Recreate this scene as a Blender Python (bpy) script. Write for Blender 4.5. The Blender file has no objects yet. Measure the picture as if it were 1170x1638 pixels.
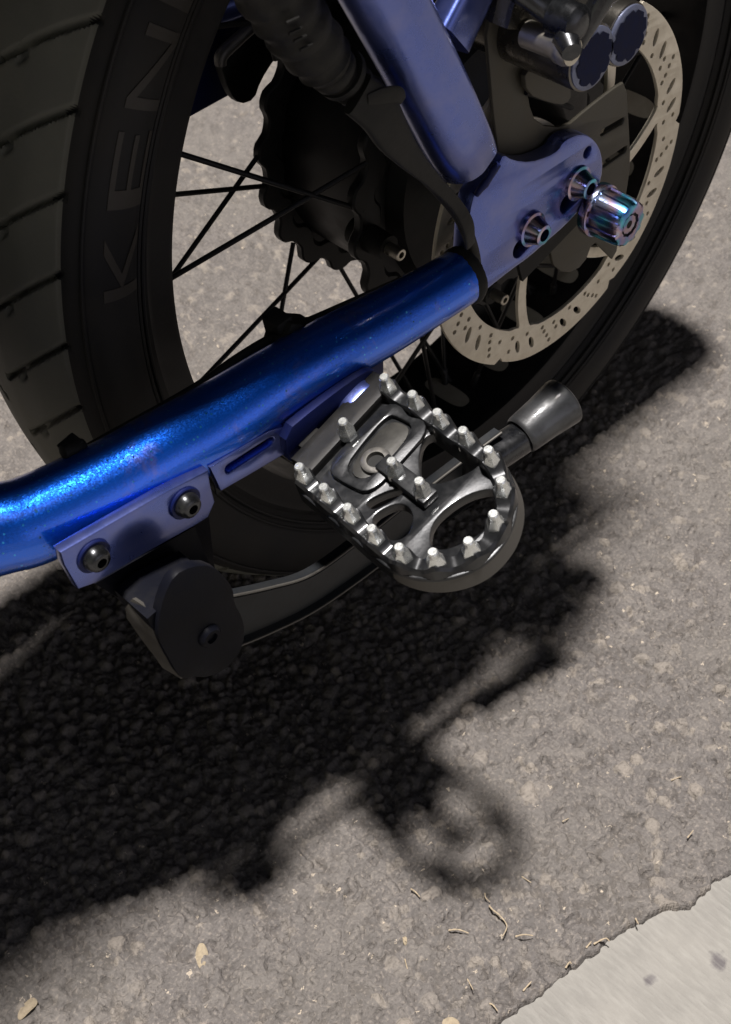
import bpy, bmesh, math, random
import numpy as np
from mathutils import Vector, Matrix
random.seed(7); rng = np.random.default_rng(7)
R_ = math.radians
scn = bpy.context.scene
col = scn.collection
HUB = 0.2535                                   # axle height above the ground

# ------------------------------------------------------------ camera
CAMR = np.array([[0.7162687666449672, 0.49472673853873916, -0.4921427620205183],
                 [-0.6977134364229125, 0.4951390559395459, -0.5177193022461357],
                 [-0.012450484481655477, 0.7142007837881321, 0.6998301407288698]])
CAMP = np.array([-0.4427906868572754, -0.4175400022632832, 0.3244075274761841 + HUB])
FPX = 2102.5; PW, PH = 1170, 1638
cd = bpy.data.cameras.new("camera")
cam = bpy.data.objects.new("camera", cd); col.objects.link(cam)
m = Matrix([list(CAMR[i]) + [CAMP[i]] for i in range(3)] + [[0, 0, 0, 1]])
cam.matrix_world = m
cd.sensor_fit = 'VERTICAL'; cd.sensor_height = 36.0; cd.lens = 36.0 * FPX / PH
cd.clip_start = 0.02; cd.clip_end = 200.0
cd.dof.use_dof = True; cd.dof.focus_distance = 0.56; cd.dof.aperture_fstop = 24.0
scn.camera = cam
# ------------------------------------------------------------ light
LDIR = Vector((-0.075, 0.030, 1.0)).normalized()     # towards the street lamp overhead
sd = bpy.data.lights.new("street_light_sun", 'SUN'); sd.energy = 5.0; sd.angle = R_(4.6); sd.color = (1.0, 0.95, 0.905)
sun = bpy.data.objects.new("street_light_sun", sd); col.objects.link(sun)
sun.rotation_euler = LDIR.to_track_quat('Z', 'Y').to_euler(); sun.location = (0, 0, 3)
w = bpy.data.worlds.new("World"); scn.world = w; w.use_nodes = True
nt = w.node_tree; N = nt.nodes; L = nt.links
bg = N['Background']
tc = N.new('ShaderNodeTexCoord')
def vdot(vec):
    d = N.new('ShaderNodeVectorMath'); d.operation = 'DOT_PRODUCT'
    L.new(tc.outputs['Generated'], d.inputs[0]); d.inputs[1].default_value = Vector(vec).normalized(); return d.outputs['Value']
def ramp(src, stops):
    r = N.new('ShaderNodeValToRGB'); L.new(src, r.inputs[0]); e = r.color_ramp.elements
    while len(e) < len(stops): e.new(0.5)
    for i, (p, c) in enumerate(stops): e[i].position = p; e[i].color = (*c, 1)
    return r.outputs[0]
def addc(a, b):
    x = N.new('ShaderNodeVectorMath'); x.operation = 'ADD'; L.new(a, x.inputs[0]); L.new(b, x.inputs[1]); return x.outputs[0]
base = ramp(vdot((0, 0, 1)), [(0.0, (.008, .007, .006)), (0.5, (.0025, .0022, .0022)), (1.0, (.002, .0025, .004))])
glow = ramp(vdot((0.12, -1, 0.06)), [(0.70, (0, 0, 0)), (0.88, (.08, .082, .095)), (1.0, (.46, .45, .52))])   # added fill from behind the camera, no known source
g2 = ramp(vdot((-0.10, -0.42, 1.0)), [(0.95, (0, 0, 0)), (0.985, (.12, .125, .15)), (1.0, (.7, .7, .78))])      # added bright patch overhead for highlights, not a real lamp
g3 = ramp(vdot((-1.0, -.25, 0.10)), [(0.70, (0, 0, 0)), (0.90, (.07, .068, .056)), (1.0, (.24, .235, .19))])     # added glow from ahead that lifts the tyre tread
L.new(addc(addc(addc(base, glow), g2), g3), bg.inputs['Color']); bg.inputs['Strength'].default_value = 1.0
vs = scn.view_settings; vs.view_transform = 'Standard'; vs.look = 'None'; vs.exposure = 0.74; vs.gamma = 1.0
scn.cycles.max_bounces = 6

# ------------------------------------------------------------ pixel -> place
def ray(u, v):
    return CAMR @ np.array([(u - PW / 2) / FPX, -(v - PH / 2) / FPX, -1.0])
def P(u, v, y):                                   # point of the vertical plane Y = y behind photo pixel (u, v)
    d = ray(u, v); t = (y - CAMP[1]) / d[1]; return Vector(CAMP + t * d)
def G(u, v, z=0.0):                               # point of the ground behind photo pixel (u, v)
    d = ray(u, v); t = (z - CAMP[2]) / d[2]; return Vector(CAMP + t * d)
def pol(phi, r, y): return Vector((r * math.cos(phi), y, r * math.sin(phi) + HUB))

# ------------------------------------------------------------ materials
def mat(name, color, rough=.5, metal=0.0, coat=0.0, spec=.5, noise=None, bump=None, fn=None, coat_rough=.05, aniso=0):
    mt = bpy.data.materials.new(name); mt.use_nodes = True
    t = mt.node_tree; b = t.nodes['Principled BSDF']
    b.inputs['Base Color'].default_value = (*color, 1); b.inputs['Roughness'].default_value = rough
    b.inputs['Metallic'].default_value = metal; b.inputs['Coat Weight'].default_value = coat
    b.inputs['Coat Roughness'].default_value = coat_rough; b.inputs['Specular IOR Level'].default_value = spec
    tcn = t.nodes.new('ShaderNodeTexCoord'); co = tcn.outputs['Object']
    if noise:                                     # (scale, other colour, amount, roughness swing)
        sc, c2, amt, rs = noise
        n = t.nodes.new('ShaderNodeTexNoise'); n.inputs['Scale'].default_value = sc; n.inputs['Detail'].default_value = 6; n.inputs['Roughness'].default_value = .62
        t.links.new(co, n.inputs['Vector'])
        rp = t.nodes.new('ShaderNodeMapRange'); rp.inputs['From Min'].default_value = .42; rp.inputs['From Max'].default_value = .68; rp.inputs['To Max'].default_value = amt
        t.links.new(n.outputs['Fac'], rp.inputs['Value'])
        mx = t.nodes.new('ShaderNodeMix'); mx.data_type = 'RGBA'; mx.inputs['A'].default_value = (*color, 1); mx.inputs['B'].default_value = (*c2, 1)
        t.links.new(rp.outputs[0], mx.inputs['Factor']); t.links.new(mx.outputs['Result'], b.inputs['Base Color'])
        rr = t.nodes.new('ShaderNodeMapRange'); rr.inputs['To Min'].default_value = rough; rr.inputs['To Max'].default_value = min(1, rough + rs)
        t.links.new(rp.outputs[0], rr.inputs['Value']); t.links.new(rr.outputs[0], b.inputs['Roughness'])
    if bump:                                      # (scale, distance)
        n = t.nodes.new('ShaderNodeTexNoise'); n.inputs['Scale'].default_value = bump[0]; n.inputs['Detail'].default_value = 4
        t.links.new(co, n.inputs['Vector'])
        bp = t.nodes.new('ShaderNodeBump'); bp.inputs['Strength'].default_value = 1; bp.inputs['Distance'].default_value = bump[1]
        t.links.new(n.outputs['Fac'], bp.inputs['Height']); t.links.new(bp.outputs[0], b.inputs['Normal'])
    if fn: fn(t, b, co)
    return mt
def flakes(amount, splotch):
    def f(t, b, co):
        v = t.nodes.new('ShaderNodeTexVoronoi'); v.inputs['Scale'].default_value = 2300; t.links.new(co, v.inputs['Vector'])
        s = t.nodes.new('ShaderNodeVectorMath'); s.operation = 'SUBTRACT'; s.inputs[1].default_value = (.5, .5, .5); t.links.new(v.outputs['Color'], s.inputs[0])
        k = t.nodes.new('ShaderNodeVectorMath'); k.operation = 'SCALE'; k.inputs['Scale'].default_value = amount; t.links.new(s.outputs[0], k.inputs[0])
        g = t.nodes.new('ShaderNodeNewGeometry')
        a = t.nodes.new('ShaderNodeVectorMath'); a.operation = 'ADD'; t.links.new(g.outputs['Normal'], a.inputs[0]); t.links.new(k.outputs[0], a.inputs[1])
        nn = t.nodes.new('ShaderNodeVectorMath'); nn.operation = 'NORMALIZE'; t.links.new(a.outputs[0], nn.inputs[0])
        # dusty lavender smudges where road film dried on the paint
        n = t.nodes.new('ShaderNodeTexNoise'); n.inputs['Scale'].default_value = 42; n.inputs['Detail'].default_value = 9; n.inputs['Roughness'].default_value = .7
        n.inputs['Distortion'].default_value = .6; t.links.new(co, n.inputs['Vector'])
        rp = t.nodes.new('ShaderNodeMapRange'); rp.inputs['From Min'].default_value = .54; rp.inputs['From Max'].default_value = .66; rp.inputs['To Max'].default_value = splotch
        t.links.new(n.outputs['Fac'], rp.inputs['Value'])
        c = b.inputs['Base Color'].default_value[:]
        mx = t.nodes.new('ShaderNodeMix'); mx.data_type = 'RGBA'; mx.inputs['A'].default_value = c; mx.inputs['B'].default_value = (.20, .17, .36, 1)
        t.links.new(rp.outputs[0], mx.inputs['Factor'])
        # scattered bigger flakes that glint cyan
        v2 = t.nodes.new('ShaderNodeTexVoronoi'); v2.inputs['Scale'].default_value = 620; t.links.new(co, v2.inputs['Vector'])
        sp = t.nodes.new('ShaderNodeSeparateColor'); t.links.new(v2.outputs['Color'], sp.inputs[0])
        c1 = t.nodes.new('ShaderNodeMath'); c1.operation = 'GREATER_THAN'; c1.inputs[1].default_value = .84; t.links.new(sp.outputs[0], c1.inputs[0])
        c2 = t.nodes.new('ShaderNodeMath'); c2.operation = 'LESS_THAN'; c2.inputs[1].default_value = .26; t.links.new(v2.outputs['Distance'], c2.inputs[0])
        c3 = t.nodes.new('ShaderNodeMath'); c3.operation = 'MULTIPLY'; t.links.new(c1.outputs[0], c3.inputs[0]); t.links.new(c2.outputs[0], c3.inputs[1])
        s2 = t.nodes.new('ShaderNodeVectorMath'); s2.operation = 'SUBTRACT'; s2.inputs[1].default_value = (.5, .5, .5); t.links.new(v2.outputs['Color'], s2.inputs[0])
        k2 = t.nodes.new('ShaderNodeVectorMath'); k2.operation = 'SCALE'; t.links.new(s2.outputs[0], k2.inputs[0])
        k3 = t.nodes.new('ShaderNodeMath'); k3.operation = 'MULTIPLY'; k3.inputs[1].default_value = .75; t.links.new(c3.outputs[0], k3.inputs[0]); t.links.new(k3.outputs[0], k2.inputs['Scale'])
        a2 = t.nodes.new('ShaderNodeVectorMath'); a2.operation = 'ADD'; t.links.new(a.outputs[0], a2.inputs[0]); t.links.new(k2.outputs[0], a2.inputs[1]); t.links.new(a2.outputs[0], nn.inputs[0])
        t.links.new(nn.outputs[0], b.inputs['Normal'])
        m2 = t.nodes.new('ShaderNodeMix'); m2.data_type = 'RGBA'; m2.inputs['B'].default_value = (.04, .40, .95, 1)
        t.links.new(c3.outputs[0], m2.inputs['Factor']); t.links.new(mx.outputs['Result'], m2.inputs['A'])
        t.links.new(m2.outputs['Result'], b.inputs['Base Color'])
    return f
M = {}
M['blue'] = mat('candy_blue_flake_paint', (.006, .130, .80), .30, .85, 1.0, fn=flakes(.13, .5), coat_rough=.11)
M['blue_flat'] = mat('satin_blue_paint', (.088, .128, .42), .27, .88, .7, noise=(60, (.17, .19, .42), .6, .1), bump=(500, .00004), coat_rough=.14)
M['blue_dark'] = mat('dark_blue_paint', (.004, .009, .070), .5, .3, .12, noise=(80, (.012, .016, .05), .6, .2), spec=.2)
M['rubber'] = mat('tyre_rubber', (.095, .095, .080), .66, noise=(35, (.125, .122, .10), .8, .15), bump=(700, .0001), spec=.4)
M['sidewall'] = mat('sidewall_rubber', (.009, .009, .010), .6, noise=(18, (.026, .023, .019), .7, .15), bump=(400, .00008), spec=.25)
M['letter'] = mat('raised_letter_rubber', (.022, .018, .014), .6, noise=(90, (.03, .027, .024), .7, .1), bump=(700, .0001))
M['black'] = mat('black_anodised_metal', (.010, .010, .011), .42, .3, spec=.25, noise=(70, (.026, .024, .022), .6, .2), bump=(500, .00005))
M['gloss'] = mat('gloss_black_metal', (.030, .032, .036), .22, .85, .3, noise=(120, (.075, .075, .078), .7, .25), bump=(350, .00008))
M['matte'] = mat('matte_black_plastic', (.008, .008, .008), .6, noise=(50, (.015, .014, .012), .7, .2), spec=.25)
M['steel'] = mat('brushed_steel', (.56, .53, .46), .36, 1.0, noise=(160, (.42, .38, .32), .6, .15), bump=(1200, .00003))
M['rotor'] = mat('ground_rotor_steel', (.72, .66, .54), .50, .40, noise=(110, (.55, .49, .38), .6, .12), bump=(900, .00004))
M['pin'] = mat('bright_pin_steel', (.74, .76, .75), .26, .85, noise=(300, (.55, .56, .55), .5, .1), bump=(900, .00008))
M['olive'] = mat('dusty_grey_bracket_metal', (.055, .050, .038), .55, .3, noise=(60, (.085, .076, .056), .7, .2), bump=(500, .00005))
M['grey'] = mat('grey_cast_metal', (.11, .105, .10), .42, .6, noise=(120, (.2, .19, .17), .6, .2), bump=(400, .0001))
M['strip'] = mat('pale_rim_strip', (.30, .28, .23), .6, noise=(80, (.22, .2, .16), .6, .1))
M['cable'] = mat('black_cable_sleeve', (.009, .0086, .008), .55, spec=.25, noise=(160, (.028, .026, .022), .7, .2), bump=(600, .0002))
M['tape'] = mat('black_wrap_tape', (.009, .0086, .0078), .55, spec=.25, noise=(60, (.02, .02, .018), .7, .2), bump=(220, .0003))
M['castalu'] = mat('polished_dark_alloy', (.16, .15, .135), .24, .95, noise=(60, (.09, .082, .07), .7, .2), bump=(250, .0001))
M['capring'] = mat('grey_blue_anodised', (.16, .18, .27), .35, .6, noise=(120, (.1, .11, .17), .6, .15))
M['peg'] = mat('dark_peg_alloy', (.017, .018, .020), .30, .6, .2, noise=(160, (.040, .040, .042), .6, .2), bump=(900, .00003))
M['arm'] = mat('kickstand_arm_paint', (.016, .018, .021), .40, .3, noise=(110, (.022, .022, .022), .6, .2), bump=(500, .00005), spec=.25)
M['tray'] = mat('brown_grey_metal', (.020, .019, .017), .5, .3, noise=(120, (.034, .032, .027), .7, .2), bump=(700, .00008))
M['kick'] = mat('kickstand_black_paint', (.005, .0055, .009), .42, .1, noise=(90, (.011, .0105, .011), .6, .2), bump=(700, .00006), spec=.06)
M['edge'] = mat('pale_edge_tone', (.085, .080, .073), .5, .6, noise=(90, (.1, .095, .085), .7, .2))  # pale tone; carries the lit look of channel wall and peg skirt
M['foot'] = mat('grey_rubber_foot', (.045, .047, .050), .34, .35, .3, noise=(75, (.012, .012, .013), 1.0, .3), bump=(160, .0003))
M['seat'] = mat('black_vinyl', (.02, .02, .02), .5, bump=(400, .0002))
M['nylon'] = mat('dark_blue_anodised', (.003, .006, .035), .5, .2, noise=(300, (.012, .018, .06), .8, .2), spec=.1)
def rainbow(t, b, co):
    n = t.nodes.new('ShaderNodeTexNoise'); n.inputs['Scale'].default_value = 85; n.inputs['Detail'].default_value = 1.5; t.links.new(co, n.inputs['Vector'])
    r = t.nodes.new('ShaderNodeValToRGB'); e = r.color_ramp.elements
    st = [(.30, (.05, .16, .48)), (.42, (.08, .38, .50)), (.50, (.22, .22, .48)), (.58, (.42, .30, .36)), (.68, (.36, .42, .55))]
    while len(e) < len(st): e.new(.5)
    for i, (p, c) in enumerate(st): e[i].position = p; e[i].color = (*c, 1)
    t.links.new(n.outputs['Fac'], r.inputs[0]); t.links.new(r.outputs[0], b.inputs['Base Color'])
M['ti'] = mat('heat_blued_titanium', (.2, .3, .6), .20, 1.0, .3, fn=rainbow)

# ------------------------------------------------------------ mesh helpers
def link(name, me, mt, parent=None, smooth=True, angle=40):
    o = bpy.data.objects.new(name, me); col.objects.link(o); me.name = name
    me.materials.clear(); me.materials.append(mt)
    if smooth:
        me.polygons.foreach_set('use_smooth', [True] * len(me.polygons))
        me.update()
        bm = bmesh.new(); bm.from_mesh(me)
        for e in bm.edges:
            if len(e.link_faces) == 2 and e.calc_face_angle(0) > R_(angle): e.smooth = False
        bm.to_mesh(me); bm.free()
    if parent: o.parent = parent
    return o
def pd(V, F):
    me = bpy.data.meshes.new('m'); me.from_pydata([tuple(v) for v in V], [], F); me.validate(); me.update()
    bm = bmesh.new(); bm.from_mesh(me); bmesh.ops.remove_doubles(bm, verts=bm.verts, dist=1e-6)
    bmesh.ops.recalc_face_normals(bm, faces=bm.faces); bm.to_mesh(me); bm.free(); return me
class MB:
    def __init__(s): s.V = []; s.F = []
    def add(s, V, F):
        n = len(s.V); s.V += [Vector(v) for v in V]; s.F += [[i + n for i in f] for f in F]; return s
    def mesh(s, name, mt, parent=None, angle=40, bevel=0):
        me = pd(s.V, s.F)
        if bevel:
            bm = bmesh.new(); bm.from_mesh(me)
            es = [e for e in bm.edges if len(e.link_faces) == 2 and e.calc_face_angle(0) > R_(35)]
            bmesh.ops.bevel(bm, geom=es, offset=bevel, segments=2, profile=.6, affect='EDGES'); bm.to_mesh(me); bm.free()
        return link(name, me, mt, parent, True, angle)
def crom(pts, n=6, closed=False):                 # Catmull-Rom through tuples of any length
    A = [np.array(p, float) for p in pts]; out = []; m_ = len(A)
    for i in range(m_ if closed else m_ - 1):
        if closed: p0, p1, p2, p3 = A[i - 1], A[i], A[(i + 1) % m_], A[(i + 2) % m_]
        else: p0, p1, p2, p3 = A[max(i - 1, 0)], A[i], A[i + 1], A[min(i + 2, m_ - 1)]
        for k in range(n):
            t = k / n
            out.append(.5 * (2 * p1 + (p2 - p0) * t + (2 * p0 - 5 * p1 + 4 * p2 - p3) * t * t + (3 * p1 - p0 - 3 * p2 + p3) * t ** 3))
    if not closed: out.append(A[-1])
    return out
def frame_at(d, up=Vector((0, -1, 0))):
    d = d.normalized(); s = d.cross(up)
    if s.length < 1e-4: s = d.cross(Vector((1, 0, 0)))
    s.normalize(); return s, s.cross(d).normalized() * -1 if False else d.cross(s).normalized()
def tube(mb, pts, rad, seg=20, sect=None, cap=True, up=Vector((0, -1, 0))):
    pts = [Vector(p) for p in pts]; V = []; F = []; n = len(pts)
    if not hasattr(rad, '__len__'): rad = [rad] * n
    for i, p in enumerate(pts):
        d = pts[min(i + 1, n - 1)] - pts[max(i - 1, 0)]; s, u = frame_at(d, up)
        for k in range(seg):
            a = 2 * math.pi * k / seg; c, q = math.cos(a), math.sin(a)
            if sect: c, q = sect(a)
            V.append(p + s * (c * rad[i]) + u * (q * rad[i]))
    for i in range(n - 1):
        for k in range(seg):
            a, b = i * seg + k, i * seg + (k + 1) % seg; F.append([a, b, b + seg, a + seg])
    if cap: F.append(list(range(seg))[::-1]); F.append([(n - 1) * seg + k for k in range(seg)])
    return mb.add(V, F)
def rrect(w, h, p=5.0):
    def f(a):
        c, s = math.cos(a), math.sin(a); r = (abs(c) ** p + abs(s) ** p) ** (-1 / p); return c * r * w, s * r * h
    return f
def lathe(mb, org, ax, prof, seg=40, rf=None):    # prof: (distance along the axis, radius)
    org = Vector(org); ax = Vector(ax).normalized(); s, u = frame_at(ax, Vector((0, 0, 1)) if abs(ax.z) < .9 else Vector((1, 0, 0)))
    V = []; F = []
    for (t, r) in prof:
        for k in range(seg):
            a = 2 * math.pi * k / seg; q = r * (rf(a, t) if rf else 1)
            V.append(org + ax * t + s * (q * math.cos(a)) + u * (q * math.sin(a)))
    for i in range(len(prof) - 1):
        for k in range(seg):
            a, b = i * seg + k, i * seg + (k + 1) % seg; F.append([a, b, b + seg, a + seg])
    if prof[0][1] > 1e-5: F.append(list(range(seg))[::-1])
    if prof[-1][1] > 1e-5: F.append([(len(prof) - 1) * seg + k for k in range(seg)])
    return mb.add(V, F)
def box(mb, c, sx, sy, sz, rot=None):
    V = [Vector((x * sx / 2, y * sy / 2, z * sz / 2)) for x in (-1, 1) for y in (-1, 1) for z in (-1, 1)]
    if rot: V = [rot @ v for v in V]
    return mb.add([v + Vector(c) for v in V], [[0, 1, 3, 2], [4, 6, 7, 5], [0, 4, 5, 1], [2, 3, 7, 6], [0, 2, 6, 4], [1, 5, 7, 3]])
def chaikin(pts, it=2):
    P_ = [Vector(p[:2]) for p in pts]
    for _ in range(it):
        Q = []
        for i, p in enumerate(P_):
            q = P_[(i + 1) % len(P_)]; Q += [p * .75 + q * .25, p * .25 + q * .75]
        P_ = Q
    return [tuple(p) for p in P_]
def plate_mesh(outlines, thick, bev, M4):         # outlines: outer first then the holes, in 2D; extruded along local z, centred
    cu = bpy.data.curves.new('c', 'CURVE'); cu.dimensions = '2D'; cu.fill_mode = 'BOTH'
    cu.extrude = max(thick / 2 - bev, 1e-5); cu.bevel_depth = bev; cu.bevel_resolution = 1; cu.offset = -bev
    for pts in outlines:
        sp = cu.splines.new('POLY'); sp.points.add(len(pts) - 1); sp.use_cyclic_u = True
        for i, p in enumerate(pts): sp.points[i].co = (p[0], p[1], 0, 1)
    ob = bpy.data.objects.new('c', cu); col.objects.link(ob)
    dg = bpy.context.evaluated_depsgraph_get(); me = bpy.data.meshes.new_from_object(ob.evaluated_get(dg))
    bpy.data.objects.remove(ob); bpy.data.curves.remove(cu)
    me.transform(M4); bm = bmesh.new(); bm.from_mesh(me); bmesh.ops.remove_doubles(bm, verts=bm.verts, dist=1e-6); bm.to_mesh(me); bm.free()
    return me
def yplate(name, outlines, y, thick, mt, parent, bev=.0006):   # outlines given as (x, z) at plane y = y is the near face
    M4 = Matrix(((1, 0, 0, 0), (0, 0, -1, y + thick / 2), (0, 1, 0, 0), (0, 0, 0, 1)))
    return link(name, plate_mesh(outlines, thick, bev, M4), mt, parent, True, 30)
def px(pts, y, sm=0):
    q = [(P(u, v, y).x, P(u, v, y).z) for u, v in pts]
    return chaikin(q, sm) if sm else q
def tag(o, label=None, cat=None, group=None, kind=None):
    if label: o['label'] = label
    if cat: o['category'] = cat
    if group: o['group'] = group
    if kind: o['kind'] = kind
    return o
def circle2(c, r, n=20, sx=1, ang=0):
    ca, sa = math.cos(ang), math.sin(ang); out = []
    for k in range(n):
        a = 2 * math.pi * k / n; x, y = r * sx * math.cos(a), r * math.sin(a); out.append((c[0] + x * ca - y * sa, c[1] + x * sa + y * ca))
    return out
Y_ = Vector((0, -1, 0))

# ============================================================ GROUND
EDGE = [G(u, v) for u, v in ((-900, 2640), (-200, 2210), (300, 1925), (640, 1730), (800, 1638), (870, 1588), (905, 1560), (950, 1525), (1000, 1490), (1040, 1466), (1080, 1452),
                             (1112, 1451), (1128, 1428), (1150, 1408), (1180, 1392), (1300, 1322), (1600, 1160), (2300, 760))]
ex = np.array([e.x for e in EDGE]); ey = np.array([e.y for e in EDGE])
EV = EDGE[-1] - EDGE[0]
def hash2(i, j, s):
    x = np.sin(i * 127.1 + j * 311.7 + s * 74.7) * 43758.5453; return x - np.floor(x)
def worley(x, y, s):
    ix = np.floor(x); iy = np.floor(y); f1 = np.full(x.shape, 9.); f2 = np.full(x.shape, 9.); idv = np.zeros(x.shape)
    for dx in (-1, 0, 1):
        for dy in (-1, 0, 1):
            cx = ix + dx; cy = iy + dy
            d = np.hypot(cx + .1 + .8 * hash2(cx, cy, s) - x, cy + .1 + .8 * hash2(cx, cy, s + 9) - y) / (.75 + .5 * hash2(cx, cy, s + 4))
            nf = d < f1
            f2 = np.where(nf, f1, np.minimum(f2, d)); idv = np.where(nf, hash2(cx, cy, s + 20), idv); f1 = np.where(nf, d, f1)
    return f1, f2, idv
def vnoise(x, y, s):
    ix = np.floor(x); iy = np.floor(y); fx = x - ix; fy = y - iy; fx = fx * fx * (3 - 2 * fx); fy = fy * fy * (3 - 2 * fy)
    h = lambda a, b: hash2(a, b, s)
    return (h(ix, iy) * (1 - fx) + h(ix + 1, iy) * fx) * (1 - fy) + (h(ix, iy + 1) * (1 - fx) + h(ix + 1, iy + 1) * fx) * fy
def axis(a, b, fine, mid_b, mid, far):
    left = [a - .004 * 1.6 ** k for k in range(22) if a - .004 * 1.6 ** k > -far][::-1]
    A = list(np.arange(a, b, fine)) + list(np.arange(b, mid_b, mid))
    right = [mid_b + .006 * 1.6 ** k for k in range(24) if mid_b + .006 * 1.6 ** k < far]
    return np.array([-far] + left + A + right + [far])
gx = axis(-.46, .17, .00082, .85, .003, 40.0); gy = axis(-.355, .08, .00082, .90, .003, 40.0)
X, Yg = np.meshgrid(gx, gy)
wx = X + .0022 * (vnoise(X * 260, Yg * 260, 3) - .5); wy = Yg + .0022 * (vnoise(X * 260, Yg * 260, 5) - .5)
f1, f2, idv = worley(wx / .0050, wy / .0050, 1)
brk = np.clip((vnoise(X * 85, Yg * 85, 40) - .35) * 3.2, 0, 1)
def dome(f, idn, r_, p): return np.clip(1 - (f / r_) ** 2, 0, 1) ** p * (.25 + .9 * idn)
h1 = dome(f1, idv, .52, .6)
f1b, f2b, idb = worley(wx / .0090 + 7, wy / .0090, 2)
h2 = dome(f1b, idb, .50, .5) * (idb > .62)
f1c, f2c, idc = worley(wx / .0026 + 3, wy / .0026, 6)
h3 = dome(f1c, idc, .55, .6)
near = np.clip((1.4 - np.hypot(X, Yg)) / .5, 0, 1)
Z = (np.maximum(np.maximum(h1 * .0030, h2 * .0036), h3 * .0015) + (vnoise(X * 60, Yg * 60, 8) - .5) * .0016 + (vnoise(X * 14, Yg * 14, 9) - .5) * .002) * near - .0022
holes = vnoise(X * 190, Yg * 190, 12); Z -= np.clip(holes - .66, 0, 1) * .010 * near; Z += (vnoise(X * 330, Yg * 330, 14) - .5) * .0009 * near
# the asphalt mat breaks off along the concrete gutter
ye = np.interp(X, ex, ey) + 0.0016 * (vnoise(X * 140, X * 0, 30) - .5) + .0016 * (vnoise(X * 420, X * 0, 31) - .5)
tcut = np.clip((Yg - ye) / .0022, 0, 1); tcut = tcut * tcut * (3 - 2 * tcut)
Z = np.maximum(Z, -.0038); Z = Z * tcut + (-.014) * (1 - tcut)
Z = Z + np.where((X > ex[-1]) | (X < ex[0]), 0, 0)
me = bpy.data.meshes.new('asphalt')
nx, ny = len(gx), len(gy); nv = nx * ny
me.vertices.add(nv); co = np.stack([X.ravel(), Yg.ravel(), Z.ravel()], 1).astype(np.float32); me.vertices.foreach_set('co', co.ravel())
jj, ii = np.meshgrid(np.arange(ny - 1), np.arange(nx - 1), indexing='ij'); a0 = (jj * nx + ii).ravel()
quads = np.stack([a0, a0 + 1, a0 + 1 + nx, a0 + nx], 1).astype(np.int32); nf = len(quads)
me.loops.add(nf * 4); me.loops.foreach_set('vertex_index', quads.ravel())
me.polygons.add(nf); me.polygons.foreach_set('loop_start', np.arange(0, nf * 4, 4, dtype=np.int32))
me.polygons.foreach_set('use_smooth', np.ones(nf, dtype=bool)); me.update(calc_edges=True)
at = me.attributes.new('stone', 'FLOAT', 'POINT'); at.data.foreach_set('value', np.where(h2 * .0027 > h1 * .0021, idb, idv).ravel().astype(np.float32))
at = me.attributes.new('crack', 'FLOAT', 'POINT'); at.data.foreach_set('value', (1 - (1 - np.clip(np.maximum(h1, h2) * 2.6, 0, 1)) * (.4 + .6 * brk)).ravel().astype(np.float32))
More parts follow.
